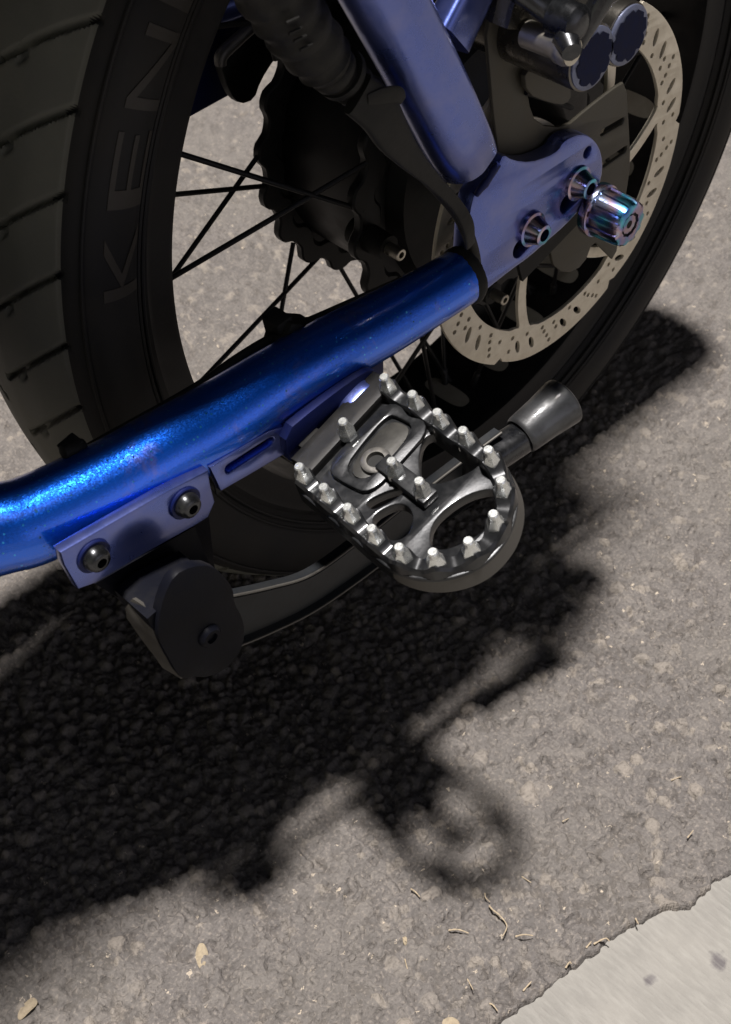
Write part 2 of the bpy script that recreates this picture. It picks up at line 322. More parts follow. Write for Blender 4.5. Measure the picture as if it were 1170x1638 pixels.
def asph(t, b, co):
    A = lambda n: (lambda q: (setattr(q, 'attribute_name', n), q)[1])(t.nodes.new('ShaderNodeAttribute'))
    s = A('stone'); c = A('crack')
    r = t.nodes.new('ShaderNodeValToRGB'); e = r.color_ramp.elements
    st = [(0.0, (.103, .095, .091)), (.5, (.122, .112, .107)), (.9, (.141, .129, .121)), (1.0, (.22, .195, .17))]
    while len(e) < 4: e.new(.5)
    for i, (p, cc) in enumerate(st): e[i].position = p; e[i].color = (*cc, 1)
    t.links.new(s.outputs['Fac'], r.inputs[0])
    def mul(a, fac, col_):
        mx = t.nodes.new('ShaderNodeMix'); mx.data_type = 'RGBA'; t.links.new(a, mx.inputs['A']); mx.inputs['B'].default_value = (*col_, 1); t.links.new(fac, mx.inputs['Factor']); return mx.outputs['Result']
    def mr(src, a_, b_, c_, d_):
        q = t.nodes.new('ShaderNodeMapRange'); q.inputs['From Min'].default_value = a_; q.inputs['From Max'].default_value = b_; q.inputs['To Min'].default_value = c_; q.inputs['To Max'].default_value = d_
        t.links.new(src, q.inputs['Value']); return q.outputs[0]
    x = mul(r.outputs[0], mr(c.outputs['Fac'], 0, .8, .5, 0), (.062, .054, .048))
    n = t.nodes.new('ShaderNodeTexNoise'); n.inputs['Scale'].default_value = 600; n.inputs['Detail'].default_value = 5; t.links.new(co, n.inputs['Vector'])
    x = mul(x, mr(n.outputs['Fac'], .54, .70, 0, .5), (.27, .235, .205)); x = mul(x, mr(n.outputs['Fac'], .47, .30, 0, .45), (.055, .048, .045))
    n2 = t.nodes.new('ShaderNodeTexNoise'); n2.inputs['Scale'].default_value = 9; n2.inputs['Detail'].default_value = 4; t.links.new(co, n2.inputs['Vector'])
    x = mul(x, mr(n2.outputs['Fac'], .4, .75, 0, .35), (.150, .138, .122))
    v = t.nodes.new('ShaderNodeTexVoronoi'); v.inputs['Scale'].default_value = 240; nd = t.nodes.new('ShaderNodeVectorMath'); nd.operation = 'MULTIPLY_ADD'; t.links.new(n.outputs['Color'], nd.inputs[0]); nd.inputs[1].default_value = (.006, .006, .006); t.links.new(co, nd.inputs[2]); t.links.new(nd.outputs[0], v.inputs['Vector'])
    sp = t.nodes.new('ShaderNodeSeparateColor'); t.links.new(v.outputs['Color'], sp.inputs[0])
    g1 = t.nodes.new('ShaderNodeMath'); g1.operation = 'GREATER_THAN'; g1.inputs[1].default_value = .93; t.links.new(sp.outputs[0], g1.inputs[0])
    g2_ = t.nodes.new('ShaderNodeMath'); g2_.operation = 'LESS_THAN'; g2_.inputs[1].default_value = .22; t.links.new(v.outputs['Distance'], g2_.inputs[0])
    g3 = t.nodes.new('ShaderNodeMath'); g3.operation = 'MULTIPLY'; t.links.new(g1.outputs[0], g3.inputs[0]); t.links.new(g2_.outputs[0], g3.inputs[1])
    x = mul(x, g3.outputs[0], (.36, .31, .25))
    t.links.new(x, b.inputs['Base Color'])
    bp = t.nodes.new('ShaderNodeBump'); bp.inputs['Distance'].default_value = .0011; t.links.new(n.outputs['Fac'], bp.inputs['Height']); t.links.new(bp.outputs[0], b.inputs['Normal'])
M['asphalt'] = mat('worn_asphalt', (.12, .11, .1), .88, spec=.15, fn=asph)
o = bpy.data.objects.new('road', me); col.objects.link(o); me.materials.append(M['asphalt']); tag(o, kind='structure')
# concrete gutter slab, its own real thickness, under the ragged edge of the asphalt
def conc(t, b, co):
    n = t.nodes.new('ShaderNodeTexNoise'); n.inputs['Scale'].default_value = 26; n.inputs['Detail'].default_value = 8; n.inputs['Roughness'].default_value = .65; t.links.new(co, n.inputs['Vector'])
    r = t.nodes.new('ShaderNodeValToRGB'); e = r.color_ramp.elements
    e[0].position = .3; e[0].color = (.165, .158, .146, 1); e[1].position = .7; e[1].color = (.225, .214, .196, 1); t.links.new(n.outputs['Fac'], r.inputs[0])
    x = r.outputs[0]
    for (u, v_, rad) in ((1152, 1530, .0052), (1042, 1560, .0034), (1060, 1583, .0016)):
        g = G(u, v_)
        d = t.nodes.new('ShaderNodeVectorMath'); d.operation = 'DISTANCE'; t.links.new(co, d.inputs[0]); d.inputs[1].default_value = (g.x, g.y, -.003)
        n3 = t.nodes.new('ShaderNodeTexNoise'); n3.inputs['Scale'].default_value = 260; t.links.new(co, n3.inputs['Vector'])
        ad = t.nodes.new('ShaderNodeMath'); ad.operation = 'MULTIPLY_ADD'; t.links.new(n3.outputs['Fac'], ad.inputs[0]); ad.inputs[1].default_value = rad * 1.6; t.links.new(d.outputs['Value'], ad.inputs[2])
        q = t.nodes.new('ShaderNodeMapRange'); q.inputs['From Min'].default_value = rad * 1.95; q.inputs['From Max'].default_value = rad * 1.4; q.inputs['To Max'].default_value = .95; t.links.new(ad.outputs[0], q.inputs['Value'])
        mx = t.nodes.new('ShaderNodeMix'); mx.data_type = 'RGBA'; t.links.new(x, mx.inputs['A']); mx.inputs['B'].default_value = (.085, .077, .08, 1); t.links.new(q.outputs[0], mx.inputs['Factor']); x = mx.outputs['Result']
    mp = t.nodes.new('ShaderNodeMapping'); mp.inputs['Scale'].default_value = (1, .22, 1); mp.inputs['Rotation'].default_value = (0, 0, R_(-38)); t.links.new(co, mp.inputs['Vector'])
    nb = t.nodes.new('ShaderNodeTexNoise'); nb.inputs['Scale'].default_value = 420; nb.inputs['Detail'].default_value = 5; t.links.new(mp.outputs[0], nb.inputs['Vector'])
    q = t.nodes.new('ShaderNodeMapRange'); q.inputs['From Min'].default_value = .45; q.inputs['From Max'].default_value = .75; q.inputs['To Max'].default_value = .45; t.links.new(nb.outputs['Fac'], q.inputs['Value'])
    mx = t.nodes.new('ShaderNodeMix'); mx.data_type = 'RGBA'; t.links.new(x, mx.inputs['A']); mx.inputs['B'].default_value = (.27, .26, .24, 1); t.links.new(q.outputs[0], mx.inputs['Factor'])
    t.links.new(mx.outputs['Result'], b.inputs['Base Color'])
    bp = t.nodes.new('ShaderNodeBump'); bp.inputs['Distance'].default_value = .0009; t.links.new(nb.outputs['Fac'], bp.inputs['Height']); t.links.new(bp.outputs[0], b.inputs['Normal'])
M['concrete'] = mat('pale_concrete', (.4, .36, .3), .85, fn=conc)
b_ = MB(); near_ = [Vector((e.x, e.y + .012, 0)) for e in EDGE]; near_[0].x -= .5; near_[-1].x += 1.0
far_ = [Vector((p.x + EV.y * 0, p.y - .5, 0)) for p in near_]
V = [p + Vector((0, 0, -.0050)) for p in near_] + [p + Vector((0, 0, -.0050)) for p in far_] + [p + Vector((0, 0, -.15)) for p in near_] + [p + Vector((0, 0, -.15)) for p in far_]
n = len(near_); F = []
for i in range(n - 1):
    F += [[i, i + 1, n + i + 1, n + i], [2 * n + i, 3 * n + i, 3 * n + i + 1, 2 * n + i + 1], [i, 2 * n + i, 2 * n + i + 1, i + 1], [n + i, n + i + 1, 3 * n + i + 1, 3 * n + i]]
F += [[0, n, 3 * n, 2 * n], [n - 1, 3 * n - 1, 4 * n - 1, 2 * n - 1][::1]]
F[-1] = [n - 1, 3 * n - 1, 4 * n - 1, 2 * n - 1]
tag(b_.add(V, F).mesh('pavement', M['concrete']), kind='structure')

# ============================================================ BIKE
bike = bpy.data.objects.new('electric_bike', None); col.objects.link(bike); bike.location = (0, 0, 0)
tag(bike, 'metallic blue fat-tyre electric bike, its spoked rear wheel and folded kickstand above the asphalt', 'bicycle')

# ---- tyre
NS, NA = 76, 1500
PROF = crom([(-.030, .200), (-.036, .203), (-.040, .2065), (-.0445, .2125), (-.0468, .221), (-.0455, .231), (-.0405, .2385), (-.0365, .2418), (-.034, .2436), (-.022, .2498), (-.008, .2532), (0, .2537)], 14)
PROF = [(p[0], p[1]) for p in PROF] ; PROF = PROF + [(-a, b) for a, b in PROF[::-1][1:]]
V = np.zeros((len(PROF), NA, 3)); ang = np.arange(NA) / NA * 2 * np.pi
step = R_(7.5)
for i, (yy, rr) in enumerate(PROF):
    s = abs(yy); d = np.zeros(NA)
    if rr > .2405:
        u = (.0362 - s) / .0362                    # 0 at the shoulder, 1 at the crown
        sh = R_(7.2) * min(u, .86) if u > 0 else 0
        off = R_(147.2) if yy <= 0 else R_(147.2 + 3.7)
        ph = ((ang - off - sh + step / 2) % step) - step / 2
        wd = .0012 / .245
        if u < .9: d = np.maximum(d, np.clip(1.7 - np.abs(ph) / wd, 0, 1) ** 1.5)
        if .50 < u < .66: d = np.maximum(d, np.clip(1.4 - np.abs(ph - .010) / (.011), 0, 1) * (np.clip(1.5 - abs(u - .58) / .05, 0, 1)))
        d = d * .0038 * np.clip((rr - .2405) / .003, .25, 1)
    if abs(rr - .2125) < .0008: d = d + .0006
    r = rr - d
    V[i, :, 0] = r * np.cos(ang); V[i, :, 1] = yy; V[i, :, 2] = np.maximum(r * np.sin(ang) + HUB, -.0002)
n = len(PROF); Vf = V.reshape(-1, 3)
F = [[i * NA + k, i * NA + (k + 1) % NA, (i + 1) * NA + (k + 1) % NA, (i + 1) * NA + k] for i in range(n - 1) for k in range(NA)]
me = bpy.data.meshes.new('tyre'); me.from_pydata(Vf.tolist(), [], F); me.update()
bm = bmesh.new(); bm.from_mesh(me); bmesh.ops.recalc_face_normals(bm, faces=bm.faces); bm.to_mesh(me); bm.free()
tyre = link('tyre', me, M['rubber'], bike, True, 50)
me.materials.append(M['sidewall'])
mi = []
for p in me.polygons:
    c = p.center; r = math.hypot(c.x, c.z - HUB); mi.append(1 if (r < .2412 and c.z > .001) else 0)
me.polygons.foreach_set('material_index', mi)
# raised sidewall ribs
b_ = MB()
for rr, yy in ((.2362, -.0432), (.2100, -.0433), (.2065, -.0413)):
    tube(b_, [pol(a, rr, yy) for a in np.linspace(0, 2 * math.pi, 241)], .0009, 8, cap=False)
b_.mesh('sidewall_rib', M['sidewall'], tyre)
# raised lettering running round the sidewall
def side_y(r):
    for i in range(len(PROF) // 2):
        if PROF[i][1] <= r <= PROF[i + 1][1]:
            t = (r - PROF[i][1]) / (PROF[i + 1][1] - PROF[i][1] + 1e-9); return PROF[i][0] * (1 - t) + PROF[i + 1][0] * t
    return -.036
def letter(ch, phi0, width, r0, r1):
    cu = bpy.data.curves.new('t', 'FONT'); cu.body = ch; cu.size = 1; ob = bpy.data.objects.new('t', cu); col.objects.link(ob)
    dg = bpy.context.evaluated_depsgraph_get(); me = bpy.data.meshes.new_from_object(ob.evaluated_get(dg)); bpy.data.objects.remove(ob)
    xs = [v.co.x for v in me.vertices]; ys = [v.co.y for v in me.vertices]; x0, x1, y0, y1 = min(xs), max(xs), min(ys), max(ys)
    bm = bmesh.new(); bm.from_mesh(me)
    for k in range(1, 14):
        for ax_, lo, hi in ((0, x0, x1), (1, y0, y1)):
            nrm = (1, 0, 0) if ax_ == 0 else (0, 1, 0); c = [0, 0, 0]; c[ax_] = lo + (hi - lo) * k / 14
            bmesh.ops.bisect_plane(bm, geom=bm.verts[:] + bm.edges[:] + bm.faces[:], plane_co=c, plane_no=nrm)
    ext = bmesh.ops.extrude_face_region(bm, geom=bm.faces[:])
    top = {v for v in ext['geom'] if isinstance(v, bmesh.types.BMVert)}
    for v in bm.verts:
        u = (v.co.x - x0) / (x1 - x0); q = (v.co.y - y0) / (y1 - y0); r = r0 + (r1 - r0) * q; ph = phi0 - u * width
        lift = .0004 if v in top else -.0012
        v.co = pol(ph, r, side_y(r) - lift)
    bmesh.ops.recalc_face_normals(bm, faces=bm.faces); bm.to_mesh(me); bm.free()
    return link('lettering', me, M['letter'], tyre, True, 30)
for k, ch in enumerate('KENDA'): letter(ch, R_(172.6 - 9.6 * k), R_(7.6), .2115, .2285)

# ---- rim
prof = [(-.0300, .2035), (-.0372, .2040), (-.0375, .2015), (-.0362, .1985), (-.0362, .1895), (-.0355, .1872), (-.033, .1865), (-.018, .1878), (0, .1882),
        (.018, .1878), (.033, .1865), (.0355, .1872), (.0362, .1895), (.0362, .1985), (.0375, .2015), (.0372, .2040), (.0300, .2035), (.030, .197), (0, .194), (-.030, .197), (-.030, .2035)]
b_ = MB(); V = []; F = []; NA = 360
for (yy, rr) in prof:
    for k in range(NA): V.append(pol(2 * math.pi * k / NA, rr, yy))
for i in range(len(prof) - 1):
    for k in range(NA): F.append([i * NA + k, i * NA + (k + 1) % NA, (i + 1) * NA + (k + 1) % NA, (i + 1) * NA + k])
rim = b_.add(V, F).mesh('wheel_rim', M['black'], bike, angle=25)
for k in range(33):                                # pale strip showing in the relief slots across the rim well
    pc = R_(-82 + 11 * k - .5); Vv = [pol(pc, .18715, 0)]; ring = 28
    for j in range(ring):
        a = 2 * math.pi * j / ring; c, s = math.cos(a), math.sin(a); q = (abs(c) ** 3 + abs(s) ** 3) ** (-1 / 3)
        Vv.append(pol(pc + c * q * .0062 / .188, .1870 + .0007, s * q * .0165))
    b_ = MB(); b_.add(Vv, [[0, 1 + j, 1 + (j + 1) % ring] for j in range(ring)]); b_.mesh('rim_strip', M['strip'], rim)

# ---- hub motor: far scalloped flange, drum, near scalloped flange, side cover
def scal(nlobe, amp, ph):
    def f(a, t):
        c = math.cos((a - ph) * nlobe); return 1 + amp * (math.tanh(1.6 * (c - .1)) / .92)
    return f
b_ = MB()
seg = 216
lathe(b_, (0, 0, HUB), (0, -1, 0), [(-.058, .018), (-.056, .050), (-.040, .066), (-.030, .073), (.032, .073), (.050, .066), (.058, .040), (.070, .030), (.0875, .030)], 96)
motor = b_.mesh('hub_motor', M['black'], bike)
for (y0, y1, rr, ph) in ((-.030, -.0245, .0860, 0.2), (.037, .0425, .0885, .45)):
    b_ = MB(); lathe(b_, (0, 0, HUB), (0, -1, 0), [(y0, .060), (y0, rr * .99), (y0 + .001, rr), (y1 - .001, rr), (y1, rr * .99), (y1, .076), (y1 - .0015, .074), (y1 - .0015, .060)], seg, scal(21, .030, ph))
    fl = b_.mesh('spoke_flange', M['black'], motor, angle=30)
# side cover screws
for (u, v) in ((642, 408), (808, 480)):
    p = P(u, v, -.0625); b_ = MB(); lathe(b_, p + Vector((0, .012, 0)), Y_, [(0, .0030), (.0120, .0030), (.0123, .0027), (.0123, .0016), (.008, .0015), (.008, 0)], 24); b_.mesh('cover_screw', M['steel'], motor)
    b_ = MB(); lathe(b_, p + Vector((0, .03, 0)), Y_, [(0, .007), (.022, .006)], 20); b_.mesh('screw_boss', M['matte'], motor)

# ---- spokes (hub angle, rim angle, near/far)
sp = [(176, 160, 0), (160, 182, 0), (-173, 169.5, 1), (173.6, 190.5, 1), (-143.7, 230.5, 1), (-127.5, 208, 1), (-101, 222, 0), (-124, 272, 0), (-117, 272, 1), (-109.6, 249, 0), (-88, 292, 0)]
for k in range(7): sp += [(292 + k * 24, 292 + k * 24 + 20, 0), (302 + k * 24, 302 + k * 24 - 20, 0)]
for k in range(9): sp += [(262 + k * 25, 262 + k * 25 + 18, 1), (274 + k * 25, 274 + k * 25 - 20, 1)]
for (ah, ar, far) in sp:
    yh = .0275 if far else -.0415; yr = .006 if far else -.008
    a = pol(R_(ah), .084, yh); c = pol(R_(ar), .188, yr); b_ = MB(); d = (a - c).normalized()
    tube(b_, [a, c], .00125, 10); s_ = b_.mesh('spoke', M['black'], bike)
    b_ = MB(); tube(b_, [c - d * .002, c + d * .010, c + d * .011], [.0021, .0021, .0014], 10); b_.mesh('spoke_nipple', M['black'], s_)

# ---- brake rotor
def rp(phi, r): return (r * math.cos(phi), r * math.sin(phi) + HUB)
NR = 6; ph0 = R_(-117)
outer = []
for k in range(NR):
    for j in range(30):
        t = j / 30; a = ph0 + (k + t) * 2 * math.pi / NR
        rr = .0868 + .0022 * math.sin(min(t * 3.2, 1) * math.pi / 2) - (.0018 * (1 - t / .03) if t < .03 else 0) - .0004 * t
        outer.append(rp(a, rr))
holesl = []
ins = R_(10)
for k in range(NR):                                 # six windows between the swept arms
    a1 = ph0 + R_(9) + k * R_(60); w_ = []
    for j in range(19): w_.append(rp(a1 + R_(3.0) + R_(53.5) * j / 18, .0705 + (.0 if 1 < j < 17 else -.0012)))
    for j in range(1, 9): t = j / 8; w_.append(rp(a1 + R_(56.0) - R_(30) * t ** 1.1, .0690 - .041 * t))
    for j in range(1, 6): w_.append(rp(a1 + R_(26) - R_(44) * j / 6, .0280))
    for j in range(0, 8): t = 1 - j / 8; w_.append(rp(a1 + R_(0) - R_(25) * t ** 1.1 + R_(2.5) * (1 - t), .0690 - .041 * t))
    holesl.append(chaikin(w_, 1))
for k in range(NR):
    base_ = ph0 + k * R_(60)
    for (da, r0, r1, w_) in ((R_(8), .0765, .0835, 1), (R_(16), .0765, .0835, 1), (R_(34), .0765, .0835, 1), (R_(42), .0765, .0835, 1)):
        ac = base_ + da; c1 = Vector(rp(ac - R_(1.6), r0)); c2 = Vector(rp(ac + R_(1.6), r1)); cc = (c1 + c2) / 2; d = (c2 - c1)
        holesl.append(circle2(cc, .00165, 16, sx=d.length / 2 / .00165, ang=math.atan2(d.y, d.x)))
    for (da, r_) in ((3, .0745), (3.5, .0818), (12, .0738), (21.5, .0740), (23, .0772), (25, .0808), (26.5, .0845), (28.5, .0750), (30, .0790), (38, .0735), (47.5, .0742), (49, .0775), (51, .0810), (52.5, .0842), (55.5, .0765)):
        holesl.append(circle2(rp(base_ + R_(da), r_), .00125, 12))
holesl.append(circle2((0, HUB), .018, 40))
rotor = yplate('brake_rotor', [outer] + holesl, -.0910, .0020, M['rotor'], bike, .00018)
b_ = MB(); lathe(b_, (0, 0, HUB), Y_, [(.0715, .030), (.0885, .030)], 48); b_.mesh('rotor_carrier', M['matte'], rotor)

# ---- chainstay (near), candy blue
def pxtube(pts, n=6):                              # (u, v, y, radius)
    q = crom([(*P(u, v, y), r) for u, v, y, r in pts], n); return [Vector(a[:3]) for a in q], [a[3] for a in q]
cs = [(-420, 870, -.050, .0160), (-240, 886, -.066, .0162), (-110, 873, -.078, .0164), (0, 846, -.088, .0164), (60, 829, -.0925, .0164), (180, 772, -.0980, .0163), (260, 726, -.1005, .0161), (340, 681, -.1020, .0158), (440, 615, -.1040, .0146), (520, 567, -.1055, .0139), (600, 524, -.1065, .0135), (670, 484, -.1080, .0127), (742, 441, -.1095, .0120)]
pts, rd = pxtube(cs, 8); b_ = MB(); tube(b_, pts, rd, 64)
stay = b_.mesh('chainstay', M['blue'], bike, angle=60)
endp = pts[-1]; dend = (pts[-1] - pts[-4]).normalized()
b_ = MB(); lathe(b_, endp - dend * .003, dend, [(0, .0118), (.0010, .0126), (.0030, .0130), (.0048, .0126), (.0056, .0118)], 48, lambda a, t: 1 + .018 * math.sin(a * 23) + .012 * math.sin(a * 41 + 1)); b_.mesh('weld_bead', M['matte'], stay)
# far chainstay, mirrored, plain dark blue
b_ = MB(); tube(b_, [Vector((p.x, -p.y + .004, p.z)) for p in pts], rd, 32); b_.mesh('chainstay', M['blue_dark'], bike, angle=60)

# ---- dropout plate with slots
YD = -.108
out = px([(752, 470), (745, 440), (748, 390), (752, 340), (760, 308), (785, 285), (800, 262), (806, 246), (822, 256), (850, 259), (878, 250), (895, 240), (901, 229), (912, 220), (930, 214), (947, 219), (960, 234), (966, 258), (964, 285), (955, 306), (930, 335), (905, 362), (875, 388), (848, 412), (820, 432), (792, 454), (775, 468), (762, 476)], YD, 1)
def slot(a, b, r):
    A = P(*a, YD); B = P(*b, YD); c = ((A.x + B.x) / 2, (A.z + B.z) / 2); d = (B.x - A.x, B.z - A.z); l = math.hypot(*d) / 2 + r; n = 24; o = []
    an = math.atan2(d[1], d[0])
    for k in range(n):
        t = 2 * math.pi * k / n; x = math.copysign(l - r, math.cos(t)) + r * math.cos(t); y = r * math.sin(t); o.append((c[0] + x * math.cos(an) - y * math.sin(an), c[1] + x * math.sin(an) + y * math.cos(an)))
    return o
hh = [slot((833, 398), (858, 372), .0044), slot((908, 326), (936, 299), .0044), circle2((P(941, 244, YD).x, P(941, 244, YD).z), .0026, 20)]
drop = yplate('dropout_plate', [out] + hh, YD, .0085, M['blue_flat'], bike, .0012)
b_ = MB(); box(b_, P(880, 350, YD + .010), .050, .002, .036, Matrix.Rotation(R_(-20), 3, 'Y')); b_.mesh('slot_backing', M['matte'], drop)
# boss at the plate tip and bolts
def dropbolt(u, v):
    p = P(u, v, YD - .006); q = Vector((p.x, YD, p.z)); b_ = MB()
    lathe(b_, q, Y_, [(-.004, .0082), (.0006, .0082), (.0016, .0080), (.0020, .0068), (.0066, .0050), (.0078, .0047), (.0080, .0043), (.0080, .0029), (.0045, .0027), (.0045, 0)], 48)
    o = b_.mesh('dropout_bolt', M['ti'], bike); b_ = MB(); lathe(b_, q, Y_, [(.0040, .0028), (.0048, .0028)], 6); b_.mesh('hex_socket', M['matte'], o); return o
dropbolt(866, 374); dropbolt(940, 300)
# axle nut: fluted, blued titanium
def flute(a, t): return 1.0 - (.07 if t > .0048 else 0) * (1 if math.cos(a * 11) > -.2 else 0) * .9
b_ = MB(); ac = Vector((0.0005, 0, HUB))
A0 = Vector((P(986, 349, -.121).x, -.121, P(986, 349, -.121).z))
lathe(b_, Vector((A0.x, -.1085, A0.z)), Y_, [(0, .0125), (.0030, .0128), (.0040, .0125), (.0048, .0108), (.0052, .0118), (.0180, .0112), (.0202, .0104), (.0206, .0096), (.0206, .0060), (.0190, .0058), (.0190, .0048), (.0200, .0046), (.0200, .0020), (.016, .0018), (.016, 0)], 132, flute)
nut = b_.mesh('axle_nut', M['ti'], bike, angle=30)
b_ = MB(); lathe(b_, Vector((A0.x, -.1085, A0.z)), Y_, [(.0192, .0061), (.0198, .0061), (.0198, .0046)], 40); b_.mesh('groove_ring', M['matte'], nut)
b_ = MB(); lathe(b_, Vector((A0.x, .06, A0.z)), Y_, [(0, .006), (.17, .006)], 32); b_.mesh('axle', M['grey'], bike)

# ---- dusty grey bracket plates between the rotor and the dropout
YB = -.0985
bo = px([(778, 40), (800, 20), (835, 50), (845, 110), (845, 160), (860, 200), (905, 205), (940, 175), (985, 140), (1003, 130), (1007, 200), (1010, 260), (1004, 305), (996, 345), (985, 420), (965, 400), (950, 385), (935, 425), (905, 440), (880, 420), (880, 330), (845, 300), (800, 260), (790, 180), (784, 110)], YB, 1)
bh = [slot((932, 219), (998, 197), .0012), slot((930, 318), (1004, 258), .0032)]
def slotY(a, b, r, y):
    A = P(*a, y); B = P(*b, y); c = ((A.x + B.x) / 2, (A.z + B.z) / 2); d = (B.x - A.x, B.z - A.z); l = math.hypot(*d) / 2; an = math.atan2(d[1], d[0]); o = []
    for k in range(24):
        t = 2 * math.pi * k / 24; x = math.copysign(l, math.cos(t)) + r * math.cos(t); yy = r * math.sin(t); o.append((c[0] + x * math.cos(an) - yy * math.sin(an), c[1] + x * math.sin(an) + yy * math.cos(an)))
    return o
bh = [slotY((965, 212), (996, 194), .0016, YB), slotY((968, 262), (1000, 240), .0018, YB)]
ad = yplate('caliper_bracket', [bo] + bh, YB, .0022, M['olive'], bike, .0008)
b_ = MB(); tube(b_, [P(842, 148, YB - .001), P(915, 172, YB - .001)], .0012, 8); b_.mesh('bracket_rib', M['matte'], ad)
yplate('bracket_web', [px([(838, 112), (865, 110), (905, 128), (915, 150), (905, 168), (880, 165), (842, 150)], YB - .004, 1)], YB - .0045, .003, M['olive'], ad, .0006)

# ---- caliper
b_ = MB()
def pist(u, v, yf, rad, L_):
    p = P(u, v, yf); return p, rad, L_
bodyc = []
c1, c2 = P(947, 93, -.135), P(1004, 56, -.135)
tube(b_, [c1 + Vector((0, .060, 0)), c1 + Vector((0, .004, 0)), c1 + Vector((0, .0005, 0)), c1], [.0128, .0132, .0130, .0120], 40)
tube(b_, [c2 + Vector((0, .060, 0)), c2 + Vector((0, .004, 0)), c2 + Vector((0, .0005, 0)), c2], [.0122, .0126, .0124, .0114], 40)
mid = (c1 + c2) / 2
box(b_, mid + Vector((0, .034, .004)), .030, .056, .020, Matrix.Rotation(-math.atan2(c2.z - c1.z, c2.x - c1.x), 3, 'Y'))
box(b_, mid + Vector((-.020, .036, .018)), .040, .040, .020, Matrix.Rotation(R_(20), 3, 'Y'))
cal = b_.mesh('brake_caliper', M['castalu'], bike, angle=45)
for c, r in ((c1, .0122), (c2, .0117)):
    b_ = MB(); lathe(b_, c + Vector((0, .001, 0)), Y_, [(.0, r), (.0016, r), (.0020, r * .95), (.0020, 0)], 48)
    cp = b_.mesh('piston_cap', M['capring'], cal)
    b_ = MB(); Vs = [c + Vector((0, -.0014, 0))]
    for k in range(40):
        a = 2 * math.pi * k / 40; q = r * (.86 if k % 5 < 4 else .74) * (1 + .03 * math.sin(k * 5.1)); Vs.append(c + Vector((q * math.cos(a), -.0014, q * math.sin(a))))
    b_.add(Vs, [[0, 1 + k, 1 + (k + 1) % 40] for k in range(40)]); b_.mesh('star_recess', M['nylon'], cp)
b_ = MB(); q = P(918, 84, -.142); lathe(b_, q + Vector((0, .022, 0)), Y_, [(0, .0052), (.014, .0050), (.016, .0058), (.019, .0060), (.0218, .0050), (.0220, .0030), (.017, .0022)], 28); b_.mesh('mounting_bolt', M['steel'], cal)
b_ = MB(); tube(b_, [P(905, 62, -.138), P(915, 84, -.144)], [.0052, .0038], 14); tube(b_, *pxtube([(820, -20, -.12, .004), (860, 8, -.125, .0042), (890, 28, -.13, .0050), (912, 40, -.132, .0066)], 5), 18); b_.mesh('hose_fitting', M['gloss'], cal)
b_ = MB(); q = P(918, 36, -.138); lathe(b_, q, Y_, [(-.008, .0075), (.002, .0070), (.004, .0050), (.0045, .003)], 24); b_.mesh('bleed_screw', M['gloss'], cal)
b_ = MB(); q = P(950, 20, -.14); d_ = Vector((.5, -.2, .8)).normalized(); lathe(b_, q - d_ * .012, d_, [(0, .0042), (.018, .0042), (.02, .0052), (.025, .0052), (.027, .003)], 20); b_.mesh('bleed_nipple', M['gloss'], cal)

# ---- seatstay: rounded square tube with a flat outer face
ss = [(566, -150, -.1235, .0112), (640, -10, -.1235, .0112), (686, 80, -.1235, .0112), (728, 165, -.1235, .0112), (762, 238, -.1225, .0110), (776, 268, -.1200, .0104)]
pts, rd = pxtube(ss, 6); pts = [p + Vector((0, .0125, 0)) for p in pts]
def strut_sect(a):
    c, q = math.cos(a), math.sin(a); p = 1.85 if c > 0 else 7.0; r = (abs(c) ** p + abs(q) ** p) ** (-1 / p); return c * r * (1.15 if c > 0 else 1.0), q * r * 1.15
b_ = MB(); tube(b_, pts, rd, 96, sect=strut_sect)
seatst = b_.mesh('seatstay', M['blue_flat'], bike, angle=60)
# diagonal web rising to the right from the seatstay
b_ = MB(); tube(b_, *pxtube([(715, 60, -.108, .010), (760, -30, -.106, .009), (800, -120, -.104, .009)], 6), 40, sect=rrect(1, .6, 6)); b_.mesh('seatstay_brace', M['blue_flat'], bike, angle=60)
# weld seam where the seatstay meets the plate
b_ = MB(); tube(b_, [P(u, v, YD - .0105 + k * .001) for k, (u, v) in enumerate(((798, 262), (790, 272), (783, 284), (776, 294), (768, 303), (762, 312)))], [.0013, .0017, .0015, .0018, .0015, .0012], 10); b_.mesh('weld_bead', M['blue_dark'], drop)
# far side seatstay
b_ = MB(); tube(b_, [Vector((p.x, -p.y, p.z)) for p in pts], rd, 24, sect=rrect(1, 1.05, 7)); b_.mesh('seatstay', M['blue_dark'], bike, angle=60)

